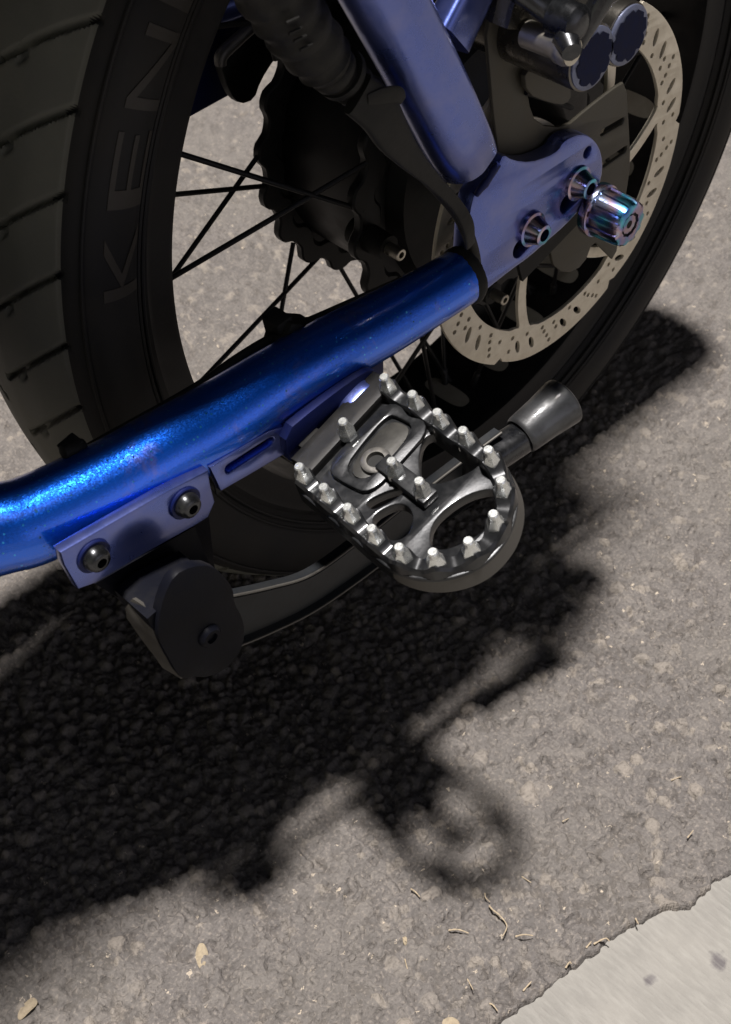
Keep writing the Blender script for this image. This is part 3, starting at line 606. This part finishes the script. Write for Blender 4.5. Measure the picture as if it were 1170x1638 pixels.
# ---- lower bracket strip on the chainstay with its bolts
YS = -.1205
s1 = px([(97, 884), (104, 905), (126, 943), (152, 934), (240, 882), (312, 842), (334, 828), (345, 803), (338, 778), (334, 752), (260, 790), (180, 836)], YS)
strip = yplate('bracket_strip', [s1], YS, .005, M['blue_flat'], bike, .0009)
s2 = px([(336, 748), (347, 770), (354, 786), (400, 760), (456, 727), (500, 700), (495, 668), (430, 690)], YS + .002)
yplate('slotted_bracket', [s2, slotY((368, 749), (432, 708), .0022, YS + .002)], YS + .002, .004, M['blue_flat'], bike, .0007)
b_ = MB(); box(b_, P(398, 735, YS + .008), .035, .001, .012, Matrix.Rotation(R_(-3), 3, 'Y')); b_.mesh('slot_backing', M['matte'], strip)
for (u, v) in ((152, 891), (298, 806)):
    p = P(u, v, YS - .001); q = Vector((p.x, YS, p.z)); b_ = MB()
    lathe(b_, q, Y_, [(-.002, .0068), (.0008, .0068), (.0012, .0064), (.0012, .0054)], 40); bo_ = b_.mesh('strip_washer', M['blue_dark'], strip)
    b_ = MB(); lathe(b_, q, Y_, [(.001, .0052), (.0024, .0051), (.0046, .0042), (.0054, .0030), (.0054, .0020), (.0025, .0019), (.0025, 0)], 40); b_.mesh('button_bolt', M['gloss'], strip)

# ---- footpeg mount under the chainstay
b_ = MB(); tube(b_, *pxtube([(470, 700, -.112, .0090), (520, 660, -.113, .0100), (590, 612, -.114, .0090)], 5), 32, sect=rrect(1, 1, 5))
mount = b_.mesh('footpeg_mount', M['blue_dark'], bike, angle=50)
b_ = MB(); box(b_, (-.160, -.077, .222), .075, .034, .010); b_.mesh('shade_plate', M['blue_dark'], mount, bevel=.001)  # hidden plate added to shade the ground between tyre and chainstay
yplate('mount_lug', [px([(452, 690), (458, 735), (482, 742), (512, 722), (540, 690), (560, 672), (598, 640), (606, 602), (592, 586), (560, 605), (500, 650)], -.121, 1)], -.1225, .006, M['blue_dark'], mount, .0008)
yplate('mount_highlight', [px([(552, 668), (562, 657), (578, 642), (594, 626), (598, 614), (588, 620), (572, 636), (556, 654)], -.127, 1)], -.127, .008, M['blue_flat'], mount, .0008)  # lighter blue piece standing for the highlight streak on the mount

# ---- footpeg platform
tp = R_(17)
e1 = Vector((math.cos(tp), 0, math.sin(tp))); e2 = Vector((0, -1, 0)); e3 = e1.cross(e2) * -1
if e3.z < 0: e3 = -e3
PO = P(553, 690, -.130)
def pl(u, v, c=0.0):                               # photo pixel -> coordinates on the platform plane raised by c
    d = Vector(ray(u, v)); o = Vector(CAMP) - (PO + e3 * c); t = -o.dot(e3) / d.dot(e3); q = o + d * t
    return (q.dot(e1), q.dot(e2))
def L3(a, b, c): return PO + e1 * a + e2 * b + e3 * c
M4 = Matrix(((e1.x, e2.x, e3.x, PO.x), (e1.y, e2.y, e3.y, PO.y), (e1.z, e2.z, e3.z, PO.z), (0, 0, 0, 1)))
PINS = [(478, 745), (517, 778), (555, 810), (594, 844), (638, 874), (692, 882), (749, 864), (789, 821), (801, 767), (781, 718), (740, 687), (699, 658), (659, 629), (614, 602)]
PH_ = .0135                                        # tip of the pins above the plate
base = [pl(u, v, PH_) for (u, v) in PINS]
ringc = crom(base, 10)                             # centre line of the toothed wall, open on the hinge side
ringc = [(p[0], p[1]) for p in ringc]
def offs(line, d):
    out = []
    for i, p in enumerate(line):
        a = line[max(i - 1, 0)]; c = line[min(i + 1, len(line) - 1)]; t = Vector((c[0] - a[0], c[1] - a[1])).normalized(); out.append((p[0] - t.y * d, p[1] + t.x * d))
    return out
cen = Vector((sum(p[0] for p in base) / len(base), sum(p[1] for p in base) / len(base)))
sgn = 1 if (Vector(offs(ringc, .004)[70]) - cen).length > (Vector(ringc[70]) - cen).length else -1
outl = offs(ringc, sgn * .0047)
def W(pts, k=1.0):
    cu_ = sum(p[0] for p in pts) / len(pts); cv_ = sum(p[1] for p in pts) / len(pts)
    return chaikin([pl(cu_ + (u - cu_) * k, cv_ + (v - cv_) * k) for u, v in pts], 2)
win = [W([(680, 715), (692, 703), (712, 708), (752, 738), (762, 748), (712, 772), (682, 770), (676, 745)], 1.16),
       W([(698, 835), (742, 800), (782, 788), (797, 798), (792, 830), (765, 858), (728, 876), (702, 880), (692, 868)], 1.08),
       W([(598, 832), (632, 812), (652, 815), (660, 832), (652, 858), (630, 866), (612, 852)], 1.14),
       W([(588, 806), (622, 789), (646, 786), (640, 797), (606, 815), (596, 816)], 1.1)]
peg = link('footpeg', plate_mesh([outl] + win, .0055, .0007, M4 @ Matrix.Translation((0, 0, -.001))), M['peg'], bike, True, 30)
# toothed wall: height dips between the pins; the wall skirt hangs a little below
b_ = MB(); V = []; F = []; npn = len(PINS)
for i, p in enumerate(ringc):
    ph = i / 10.0; tooth = .5 + .5 * math.cos(2 * math.pi * ph); top = .0042 + .0040 * tooth ** 1.3
    wi = .0026 + .0012 * tooth
    a = ringc[max(i - 1, 0)]; c = ringc[min(i + 1, len(ringc) - 1)]; t = Vector((c[0] - a[0], c[1] - a[1])).normalized(); nx_, ny_ = -t.y * sgn, t.x * sgn
    for (d, h) in ((.0048, -.0050), (.0047, -.001), (wi + .0006, top - .0012), (wi - .0004, top), (-wi + .0004, top), (-wi, top - .0008), (-.0036, .0012), (-.0034, -.0055)):
        V.append(L3(p[0] + nx_ * d, p[1] + ny_ * d, h))
for i in range(len(ringc) - 1):
    for k in range(8): F.append([i * 8 + k, i * 8 + (k + 1) % 8, (i + 1) * 8 + (k + 1) % 8, (i + 1) * 8 + k])
F += [list(range(8)), [(len(ringc) - 1) * 8 + k for k in range(8)]]
b_.add(V, F); b_.mesh('toothed_rim', M['peg'], peg, angle=28)
# wide skirt round the outer end, its lit side put in a paler colour
b_ = MB(); V = []; F = []; i0, i1 = 38, 98
for i in range(i0, i1 + 1):
    p = ringc[i]; a = ringc[i - 1]; c = ringc[i + 1]; t = Vector((c[0] - a[0], c[1] - a[1])).normalized(); nx_, ny_ = -t.y * sgn, t.x * sgn
    k = math.sin(math.pi * (i - i0) / (i1 - i0)) ** .6
    for (d, h) in ((.0044, .0016), (.0050 + .0012 * k, -.0035 - .0028 * k), (.0042 + .0010 * k, -.0050 - .0028 * k), (.0030, -.0050)): V.append(L3(p[0] + nx_ * d, p[1] + ny_ * d, h))
n = i1 - i0 + 1
for i in range(n - 1):
    for k in range(4): F.append([i * 4 + k, i * 4 + (k + 1) % 4, (i + 1) * 4 + (k + 1) % 4, (i + 1) * 4 + k])
F += [list(range(4)), [(n - 1) * 4 + k for k in range(4)]]
b_.add(V, F); b_.mesh('outer_skirt', M['edge'], peg, angle=28)
def pin(u, v, bs=.0):
    a, b = pl(u, v, PH_); b_ = MB(); r0 = .0038; tw = random.uniform(0, 1)
    rr_ = lambda an, t: 1 if t > .0062 else (.93 if (an * 9 / math.pi) % 3 < 1.5 else 1.0)
    lathe(b_, L3(a, b, .0040 + bs), e3, [(0, r0), (.0022, r0), (.0036, r0 * .90), (.0060, .00235), (.0066, .0021), (PH_ - .0046, .0020), (PH_ - .0040, .0016), (PH_ - .0040, 0)], 6 if False else 12, lambda an, t: 1 if t > .0062 else (1.0 if round(an / (math.pi / 6)) % 2 else .88))
    return b_.mesh('traction_pin', M['pin'], peg, angle=24)
for u, v in PINS: pin(u, v)
for u, v in ((548, 673), (626, 736), (670, 768)): pin(u, v)
# centre bar carrying the two middle pins, hinge-side block and struts
b_ = MB()
def bar(a, b, w_, h0, h1, c=.0):
    A = Vector(pl(*a, c)); B = Vector(pl(*b, c)); d = (B - A).normalized(); n_ = Vector((-d.y, d.x)) * w_ / 2
    q = [A + n_, B + n_, B - n_, A - n_]; b_.add([L3(p.x, p.y, h0) for p in q] + [L3(p.x, p.y, h1) for p in q], [[3, 2, 1, 0], [4, 5, 6, 7], [0, 1, 5, 4], [1, 2, 6, 5], [2, 3, 7, 6], [3, 0, 4, 7]])
bar((612, 740), (690, 800), .0075, .0018, .0062, .004)
b_.mesh('centre_bar', M['peg'], peg, angle=30, bevel=.0007)
def frm(name, pts, hole, h0, h1, mt, bev=.0007):
    o = W(pts); hs = [W(hole)] if hole else []
    return link(name, plate_mesh([o] + hs, h1 - h0, bev, M4 @ Matrix.Translation((0, 0, (h0 + h1) / 2))), mt, peg, True, 30)
frm('raised_frame', [(522, 760), (560, 785), (596, 800), (648, 745), (694, 692), (660, 668), (624, 648), (572, 702)], [(552, 762), (590, 780), (634, 735), (668, 692), (640, 676), (624, 672), (586, 715)], .0016, .0040, M['peg'], .0006)
frm('slot_plate', [(558, 762), (590, 776), (634, 732), (662, 693), (640, 680), (622, 682), (590, 715)], None, .0014, .0024, M['tray'], .0003)
b_ = MB(); a, b = pl(602, 738, .003); lathe(b_, L3(a, b, .0010), e3, [(0, .0062), (.0030, .0060), (.0034, .0055), (.0034, .0036), (.001, .0032), (.001, 0)], 36, ); sock = b_.mesh('pivot_bolt', M['grey'], peg)
b_ = MB(); lathe(b_, L3(a, b, .0016), e3, [(0, .0033), (.0010, .0033)], 30); b_.mesh('hex_socket', M['matte'], sock)
b_ = MB()
tube(b_, [L3(*pl(486, 752, .002), .002), L3(*pl(616, 612, .002), .002)], .0058, 32, sect=rrect(1, .7, 9), up=e3)
b_.mesh('hinge_barrel', M['black'], peg, angle=40)
b_ = MB(); a0_, b0_ = pl(548, 650, 0)
for (uv, s_) in (((505, 715), .0085), ((585, 650), .0095)):
    a, b = pl(*uv, .0); rot_ = Matrix((e1, e2, e3)).transposed(); box(b_, L3(a, b - .003, .000), s_ * 1.25, .012, .010, rot_)
b_.mesh('hinge_lug', M['black'], peg, angle=40, bevel=.001)

# ---- kickstand
YK = -.139
kp = px([(279, 920), (262, 955), (254, 990), (252, 1020), (268, 1050), (287, 1083), (297, 1087), (310, 1083), (333, 1084), (358, 1074), (378, 1055), (390, 1030), (393, 1008), (388, 986), (376, 966), (374, 942), (362, 925), (340, 905), (310, 905)], YK, 1)
kick = yplate('kickstand', [kp], YK, .0045, M['kick'], bike, .0006)
yplate('bracket_plate', [px([(150, 930), (200, 860), (330, 820), (340, 905), (376, 966), (392, 1010), (376, 1040), (300, 1050), (250, 1010), (215, 965), (180, 945)], -.098, 0)], -.100, .005, M['kick'], kick, .0006)
b_ = MB()                                          # solid mounting block between strip and pivot plate
def prism_px(pts_, ya, yb):
    f_ = [P(u, v, ya) for u, v in pts_]; k_ = [Vector((p.x, yb, p.z)) for p in f_]; n = len(pts_)
    b_.add(f_ + k_, [list(range(n)), [n + i for i in range(n)][::-1]] + [[i, (i + 1) % n, n + (i + 1) % n, n + i] for i in range(n)])
prism_px([(152, 934), (312, 842), (326, 880), (345, 925), (340, 1000), (300, 1040), (262, 1010), (236, 1000), (200, 962)], -.1150, -.080)
b_.mesh('mounting_block', M['kick'], kick, angle=30)
b_ = MB(); prism_px([(268, 962), (340, 925), (356, 950), (352, 1010), (300, 1068), (264, 1026), (244, 1006), (236, 990)], -.1370, -.1170)
b_.mesh('pivot_housing', M['kick'], kick, angle=30)
# bent front wall of the channel, coloured paler for the light on its face
b_ = MB(); fr = [(254, 985), (251, 1008), (254, 1025), (268, 1050), (280, 1070), (290, 1086)]
A_ = [P(u, v, YK + .001) for u, v in fr]; B_ = [Vector((p.x - .003, YK + .012 + .004 * math.sin(i), p.z + .003)) for i, p in enumerate(A_)]
Vv = []; [Vv.extend([a, b, b + Vector((.0015, 0, -.0005)), a + Vector((.0015, 0, -.0005))]) for a, b in zip(A_, B_)]
Ff = []
for i in range(len(fr) - 1):
    for k in range(4): Ff.append([i * 4 + k, i * 4 + (k + 1) % 4, (i + 1) * 4 + (k + 1) % 4, (i + 1) * 4 + k])
Ff += [[0, 1, 2, 3], [len(Vv) - 4 + k for k in range(4)]]
b_.add(Vv, Ff); b_.mesh('channel_wall', M['edge'], kick, angle=35)
b_ = MB(); q = P(340, 1021, YK - .002); q = Vector((q.x, YK, q.z)); lathe(b_, q, Y_, [(-.001, .0052), (.0010, .0050), (.0022, .0038), (.0022, .0024), (.0010, .0020), (.0010, 0)], 36); b_.mesh('pivot_bolt', M['kick'], kick)
def armline(pts): return crom([(*P(u, v, y),) for u, v, y in pts], 6)
up_ = armline([(350, 955, -.131), (430, 938, -.132), (497, 917, -.133), (574, 863, -.134), (652, 802, -.135), (745, 731, -.136), (800, 690, -.138)])
lo_ = armline([(368, 1036, -.131), (440, 1006, -.132), (513, 968, -.133), (612, 897, -.134), (683, 835, -.135), (760, 778, -.136), (822, 728, -.138)])
b_ = MB(); V = []; F = []
for a, b in zip(up_, lo_):
    a = Vector(a); b = Vector(b); nrm = Vector((0, 1, 0)); e_ = (b - a).normalized() * .0012
    for p in (a, a + nrm * -.0014 + e_, a + e_ * 2 + nrm * .001, b - e_ * 2 + nrm * .001, b - nrm * .0014 - e_, b, b + nrm * .0035, a + nrm * .0035): V.append(p)
n = len(up_)
for i in range(n - 1):
    for k in range(8): F.append([i * 8 + k, i * 8 + (k + 1) % 8, (i + 1) * 8 + (k + 1) % 8, (i + 1) * 8 + k])
F += [list(range(8)), [(n - 1) * 8 + k for k in range(8)]]
arm = b_.add(V, F).mesh('kickstand_arm', M['arm'], kick, angle=25)
for line, s_ in ((up_, 1), (lo_, -1)):
    b_ = MB(); tube(b_, [Vector(p) + Vector((0, -.0010, 0)) for p in line], .0006, 8); b_.mesh('pale_edge', M['edge'], arm)  # paler line along each edge of the arm
A_ = P(770, 742, -.138); B_ = P(848, 690, -.140); b_ = MB(); tube(b_, [A_ - (B_ - A_) * .3, A_, B_], [.0072, .0074, .0074], 40, sect=rrect(1, 1, 2.6)); b_.mesh('kickstand_leg', M['gloss'], kick)
A_ = P(832, 698, -.1395); B_ = P(903, 641, -.1425); d = (B_ - A_).normalized(); ln = (B_ - A_).length
b_ = MB(); lathe(b_, A_, d, [(.001, .0070), (0, .0085), (.0006, .0092), (.002, .0096), (ln * .5, .0104), (ln * .85, .0116), (ln * .97, .0119), (ln, .0117), (ln + .0006, .0110), (ln + .0006, .0095), (ln - .001, .0090), (ln - .001, 0)], 56); b_.mesh('rubber_foot', M['foot'], kick, angle=45)

# ---- cables
cab = [(395, -60, -.105, .0105), (440, -5, -.106, .0110), (478, 45, -.107, .0112), (515, 92, -.108, .0098), (540, 118, -.109, .0078), (566, 136, -.110, .0072), (590, 160, -.112, .0075)]
pts, rd = pxtube(cab, 8); rd = [r * (1 + .06 * math.sin(i * 1.3) + .03 * math.sin(i * 3.1)) for i, r in enumerate(rd)]
b_ = MB(); tube(b_, pts, rd, 28); sleeve = b_.mesh('motor_cable', M['cable'], bike, angle=60)
b_ = MB()
for (u, v) in ((458, 35), (462, 52), (470, 64), (480, 78)):   # worn printed dashes on the sleeve
    tube(b_, [P(u, v + 2, -.1185), P(u + 20, v - 7, -.1185)], .0006, 6)
b_.mesh('print_mark', M['tape'], sleeve)
b_ = MB(); p = P(546, 118, -.109); d = (P(560, 130, -.109) - P(530, 105, -.109)); lathe(b_, p, d, [(-.0012, .0082), (-.0012, .0092), (.0012, .0092), (.0012, .0082)], 24); b_.mesh('zip_tie', M['matte'], sleeve)
rib = [(572, 150, -.116, .0075), (605, 178, -.118, .0078), (628, 215, -.118, .0070), (655, 250, -.118, .0050), (692, 288, -.118, .0032), (728, 325, -.118, .0026), (748, 360, -.119, .0030), (752, 392, -.116, .0026)]
pts, rd = pxtube(rib, 7); b_ = MB(); tube(b_, pts, rd, 24, sect=rrect(1, .35, 4)); b_.mesh('wrapped_cable', M['tape'], bike, angle=50)
b_ = MB(); tube(b_, *pxtube([(588, 160, -.119, .0016), (612, 153, -.120, .0022), (636, 151, -.120, .0022), (644, 160, -.119, .0014)], 5), 14, sect=rrect(1.3, .4, 3)); b_.mesh('tape_end', M['tape'], bike)
b_ = MB(); tube(b_, *pxtube([(640, 240, -.112, .0032), (690, 290, -.112, .0030), (735, 345, -.110, .0028), (757, 400, -.108, .0026), (762, 440, -.106, .0026)], 6), 14); b_.mesh('brake_hose', M['cable'], bike)
th = [(-60, 800, -.075, .0018), (60, 758, -.080, .0018), (180, 695, -.084, .0018), (310, 622, -.088, .0019), (380, 575, -.090, .0022), (440, 540, -.091, .0023), (520, 505, -.093, .0023), (600, 470, -.095, .0024), (660, 443, -.096, .0024), (720, 412, -.097, .0026), (752, 402, -.1, .003)]
b_ = MB(); tube(b_, *pxtube(th, 6), 14); b_.mesh('thin_cable', M['matte'], bike)
b_ = MB(); p = P(465, 535, -.092); box(b_, p, .017, .012, .014, Matrix.Rotation(R_(30), 3, 'Y')); p = P(446, 520, -.09); box(b_, p, .008, .010, .010, Matrix.Rotation(R_(-10), 3, 'Y')); tube(b_, [P(440, 560, -.094), P(500, 528, -.094)], .0062, 16)
b_.mesh('cable_clip', M['matte'], bike, angle=40, bevel=.0012)
b_ = MB(); box(b_, P(116, 716, -.086), .008, .007, .006, Matrix.Rotation(R_(-15), 3, 'Y')); tube(b_, [P(100, 724, -.088), P(135, 712, -.088)], .0028, 12); b_.mesh('cable_clip', M['matte'], bike, angle=40, bevel=.001)

# ---- far side chain guard piece and hanger seen beyond the spokes
def fplate(name, pts, y, th_, mt, sm=1, parent=bike): return yplate(name, [px(pts, y, sm)], y, th_, mt, parent, .0008)
gd = fplate('chain_guard', [(352, 100), (356, 88), (405, 42), (425, 40), (470, 60), (440, 95), (418, 130), (408, 160), (385, 168), (368, 150)], .060, .006, M['matte'])
b_ = MB(); tube(b_, *pxtube([(353, 104, .055, .0028), (355, 88, .055, .0032), (375, 68, .055, .0032), (400, 46, .055, .003), (420, 36, .055, .0026)], 5), 14); b_.mesh('guard_lip', M['grey'], gd)
fplate('frame_gusset', [(300, 30), (360, -40), (440, -40), (430, 30), (380, 110), (376, 148), (300, 190), (290, 120)], .078, .012, M['blue_dark'], 0)
b_ = MB(); tube(b_, *pxtube([(330, 20, .055, .007), (385, 0, .055, .007), (420, -30, .055, .007)], 4), 20); b_.mesh('frame_brace', M['blue_flat'], bike)
b_ = MB(); tube(b_, *pxtube([(345, 42, .03, .0014), (415, 34, .03, .0014)], 3), 8); b_.mesh('shift_cable', M['matte'], bike); b_ = MB(); tube(b_, *pxtube([(402, 0, -.02, .0016), (430, 60, -.02, .0014), (442, 95, -.02, .0014)], 3), 8); b_.mesh('shift_cable', M['matte'], bike)

# ---- the rest of the frame and the saddle, above and left of the view
b_ = MB(); bbp = Vector((-.52, 0, .30))
tube(b_, [bbp + Vector((0, -.075, 0)), bbp + Vector((0, .075, 0))], .034, 40); b_.mesh('bottom_bracket', M['blue_dark'], bike)
for s_ in (-1, 1):
    b_ = MB(); e_ = P(-420, 870, -.050); e_ = Vector((e_.x, e_.y * -s_ * 1.0 if s_ > 0 else e_.y, e_.z)); tube(b_, [e_, bbp + Vector((0, s_ * .045, 0))], .016, 24); b_.mesh('stay_root', M['blue_dark'], bike)
b_ = MB(); tube(b_, [bbp, Vector((-.56, 0, .52)), Vector((-.58, 0, .66))], [.026, .024, .020], 32); tube(b_, [Vector((-.585, 0, .66)), Vector((-.95, 0, .74))], .03, 32); b_.mesh('main_frame', M['blue'], bike)
b_ = MB(); box(b_, (-.43, .004, .262), .22, .150, .10); b_.mesh('shadow_box', M['blue_dark'], bike, bevel=.012)  # unseen box added to shade the ground ahead of the tyre
b_ = MB(); V = []; F = []; xs = np.linspace(-.80, .04, 15)
for i, x in enumerate(xs):
    t = i / 14; hw = .090 * (math.sin(math.pi * (.12 + .76 * t)) ** .3) + .018 * max(0, min(1, (t - .62) / .12)); hh_ = .036
    for k in range(20):
        a = 2 * math.pi * k / 20; c, s = rrect(1, 1, 3.2)(a); V.append(Vector((x, .004 + c * hw, .68 + s * hh_ + .015 * (2 * t - 1) ** 2)))
for i in range(14):
    for k in range(20): F.append([i * 20 + k, i * 20 + (k + 1) % 20, (i + 1) * 20 + (k + 1) % 20, (i + 1) * 20 + k])
F += [list(range(20)), [14 * 20 + k for k in range(20)]]
b_.add(V, F); b_.mesh('shadow_saddle', M['seat'], bike, angle=50)  # unseen seat, put in and shaped for the shadow it casts
for s_ in (-1, 1):
    b_ = MB(); q0 = P(600, -150, -.112); tube(b_, [Vector((q0.x, q0.y * -s_ if s_ > 0 else q0.y, q0.z)), Vector((-.36, s_ * .075, .60)), Vector((-.42, s_ * .05, .67))], .0125, 16); b_.mesh('upper_stay', M['blue_dark'], bike)

# ============================================================ LITTER
M['straw'] = mat('dry_straw', (.36, .29, .20), .75, noise=(700, (.22, .18, .13), .8, .1))
M['leaf'] = mat('pale_leaf', (.27, .22, .15), .75, noise=(400, (.16, .13, .09), .9, .1), bump=(500, .0004))
M['pebble'] = mat('pale_pebble', (.33, .29, .24), .7, noise=(300, (.22, .2, .17), .6, .1), bump=(600, .0002))
def stalk(pts, r, label, group=None):
    q = []
    for i, (u, v) in enumerate(pts):
        g = G(u, v, .0008); q.append((g.x, g.y, .0007 + .0014 * abs(math.sin(i * 1.9))))
    q = crom(q, 5); b_ = MB(); tube(b_, [Vector(p) for p in q], [r * (.75 - .35 * i / len(q)) * (1 + .25 * math.sin(i * 2.3)) for i in range(len(q))], 8, up=Vector((0, 0, 1)))
    return tag(b_.mesh('straw_stalk', M['straw']), label, 'dry straw', group)
stalk([(783, 1449), (789, 1458), (800, 1466), (811, 1482), (804, 1500)], .0006, 'longest bent yellow straw stalk on the asphalt, below the footpeg shadow')
stalk([(718, 1488), (733, 1489), (750, 1494)], .0006, 'short straight straw stalk left of the longest bent one')
stalk([(825, 1498), (838, 1497), (853, 1498)], .0006, 'short level straw stalk right of the longest bent one')
stalk([(776, 1429), (777, 1438), (784, 1444)], .0005, 'tiny curled straw just above the longest bent stalk')
stalk([(658, 1422), (664, 1428), (672, 1436)], .0006, 'small straw fragment at the lower left edge of the footpeg shadow')
GR = 'loose straw bits along the concrete edge'; LB = 'straw bit lying where the asphalt meets the concrete edge'
for s_ in ([(1017, 1469), (1021, 1480)], [(837, 1585), (850, 1572)], [(938, 1516), (946, 1508)], [(950, 1510), (968, 1503), (975, 1507)], [(905, 1548), (911, 1541), (914, 1543)], [(780, 1605), (788, 1609), (796, 1618)]):
    stalk(s_, .0006, LB, GR)
GR = 'straw flecks scattered on the open asphalt'; LB = 'small straw fleck lying on the open lit asphalt'
for s_ in ([(1100, 1340), (1109, 1330)], [(835, 1402), (850, 1414)], [(1074, 1248), (1090, 1244)], [(900, 1314), (910, 1311)], [(648, 1534), (652, 1552)], [(645, 1500), (650, 1508)], [(748, 1566), (757, 1585)]):
    stalk(s_, .00045, LB, GR)
def leaf(pts, label):
    q = [G(u, v, .0009) for u, v in pts]; c = sum((p for p in q), Vector()) / len(q)
    o2 = chaikin([(p.x - c.x, p.y - c.y) for p in q], 2); V = [Vector((0, 0, .0016))] + [Vector((x, y, .0010 + .0006 * math.sin(i * .7))) for i, (x, y) in enumerate(o2)]
    V2 = [v - Vector((0, 0, .0003)) for v in V]; n = len(o2); m_ = n + 1
    F = [[0, 1 + i, 1 + (i + 1) % n] for i in range(n)] + [[m_, m_ + 1 + (i + 1) % n, m_ + 1 + i] for i in range(n)] + [[1 + i, m_ + 1 + i, m_ + 1 + (i + 1) % n, 1 + (i + 1) % n] for i in range(n)]
    b_ = MB(); b_.add([v + Vector((c.x, c.y, 0)) for v in V + V2], F); return tag(b_.mesh('leaf_scrap', M['leaf'], angle=60), label, 'leaf')
leaf([(318, 1508), (328, 1510), (335, 1528), (330, 1540), (325, 1553), (316, 1545), (312, 1525)], 'pale yellow oval leaf scrap on lit asphalt below the shadow')
leaf([(40, 1602), (55, 1595), (62, 1603), (50, 1618), (34, 1632), (26, 1628)], 'tan torn leaf scrap in the bottom left corner of the asphalt')
leaf([(644, 1497), (652, 1500), (651, 1513), (645, 1510)], 'tiny orange leaf scrap left of the straw stalks')
leaf([(706, 1632), (722, 1626), (738, 1634), (730, 1650), (710, 1648)], 'tan leaf scrap at the bottom edge beside the concrete')
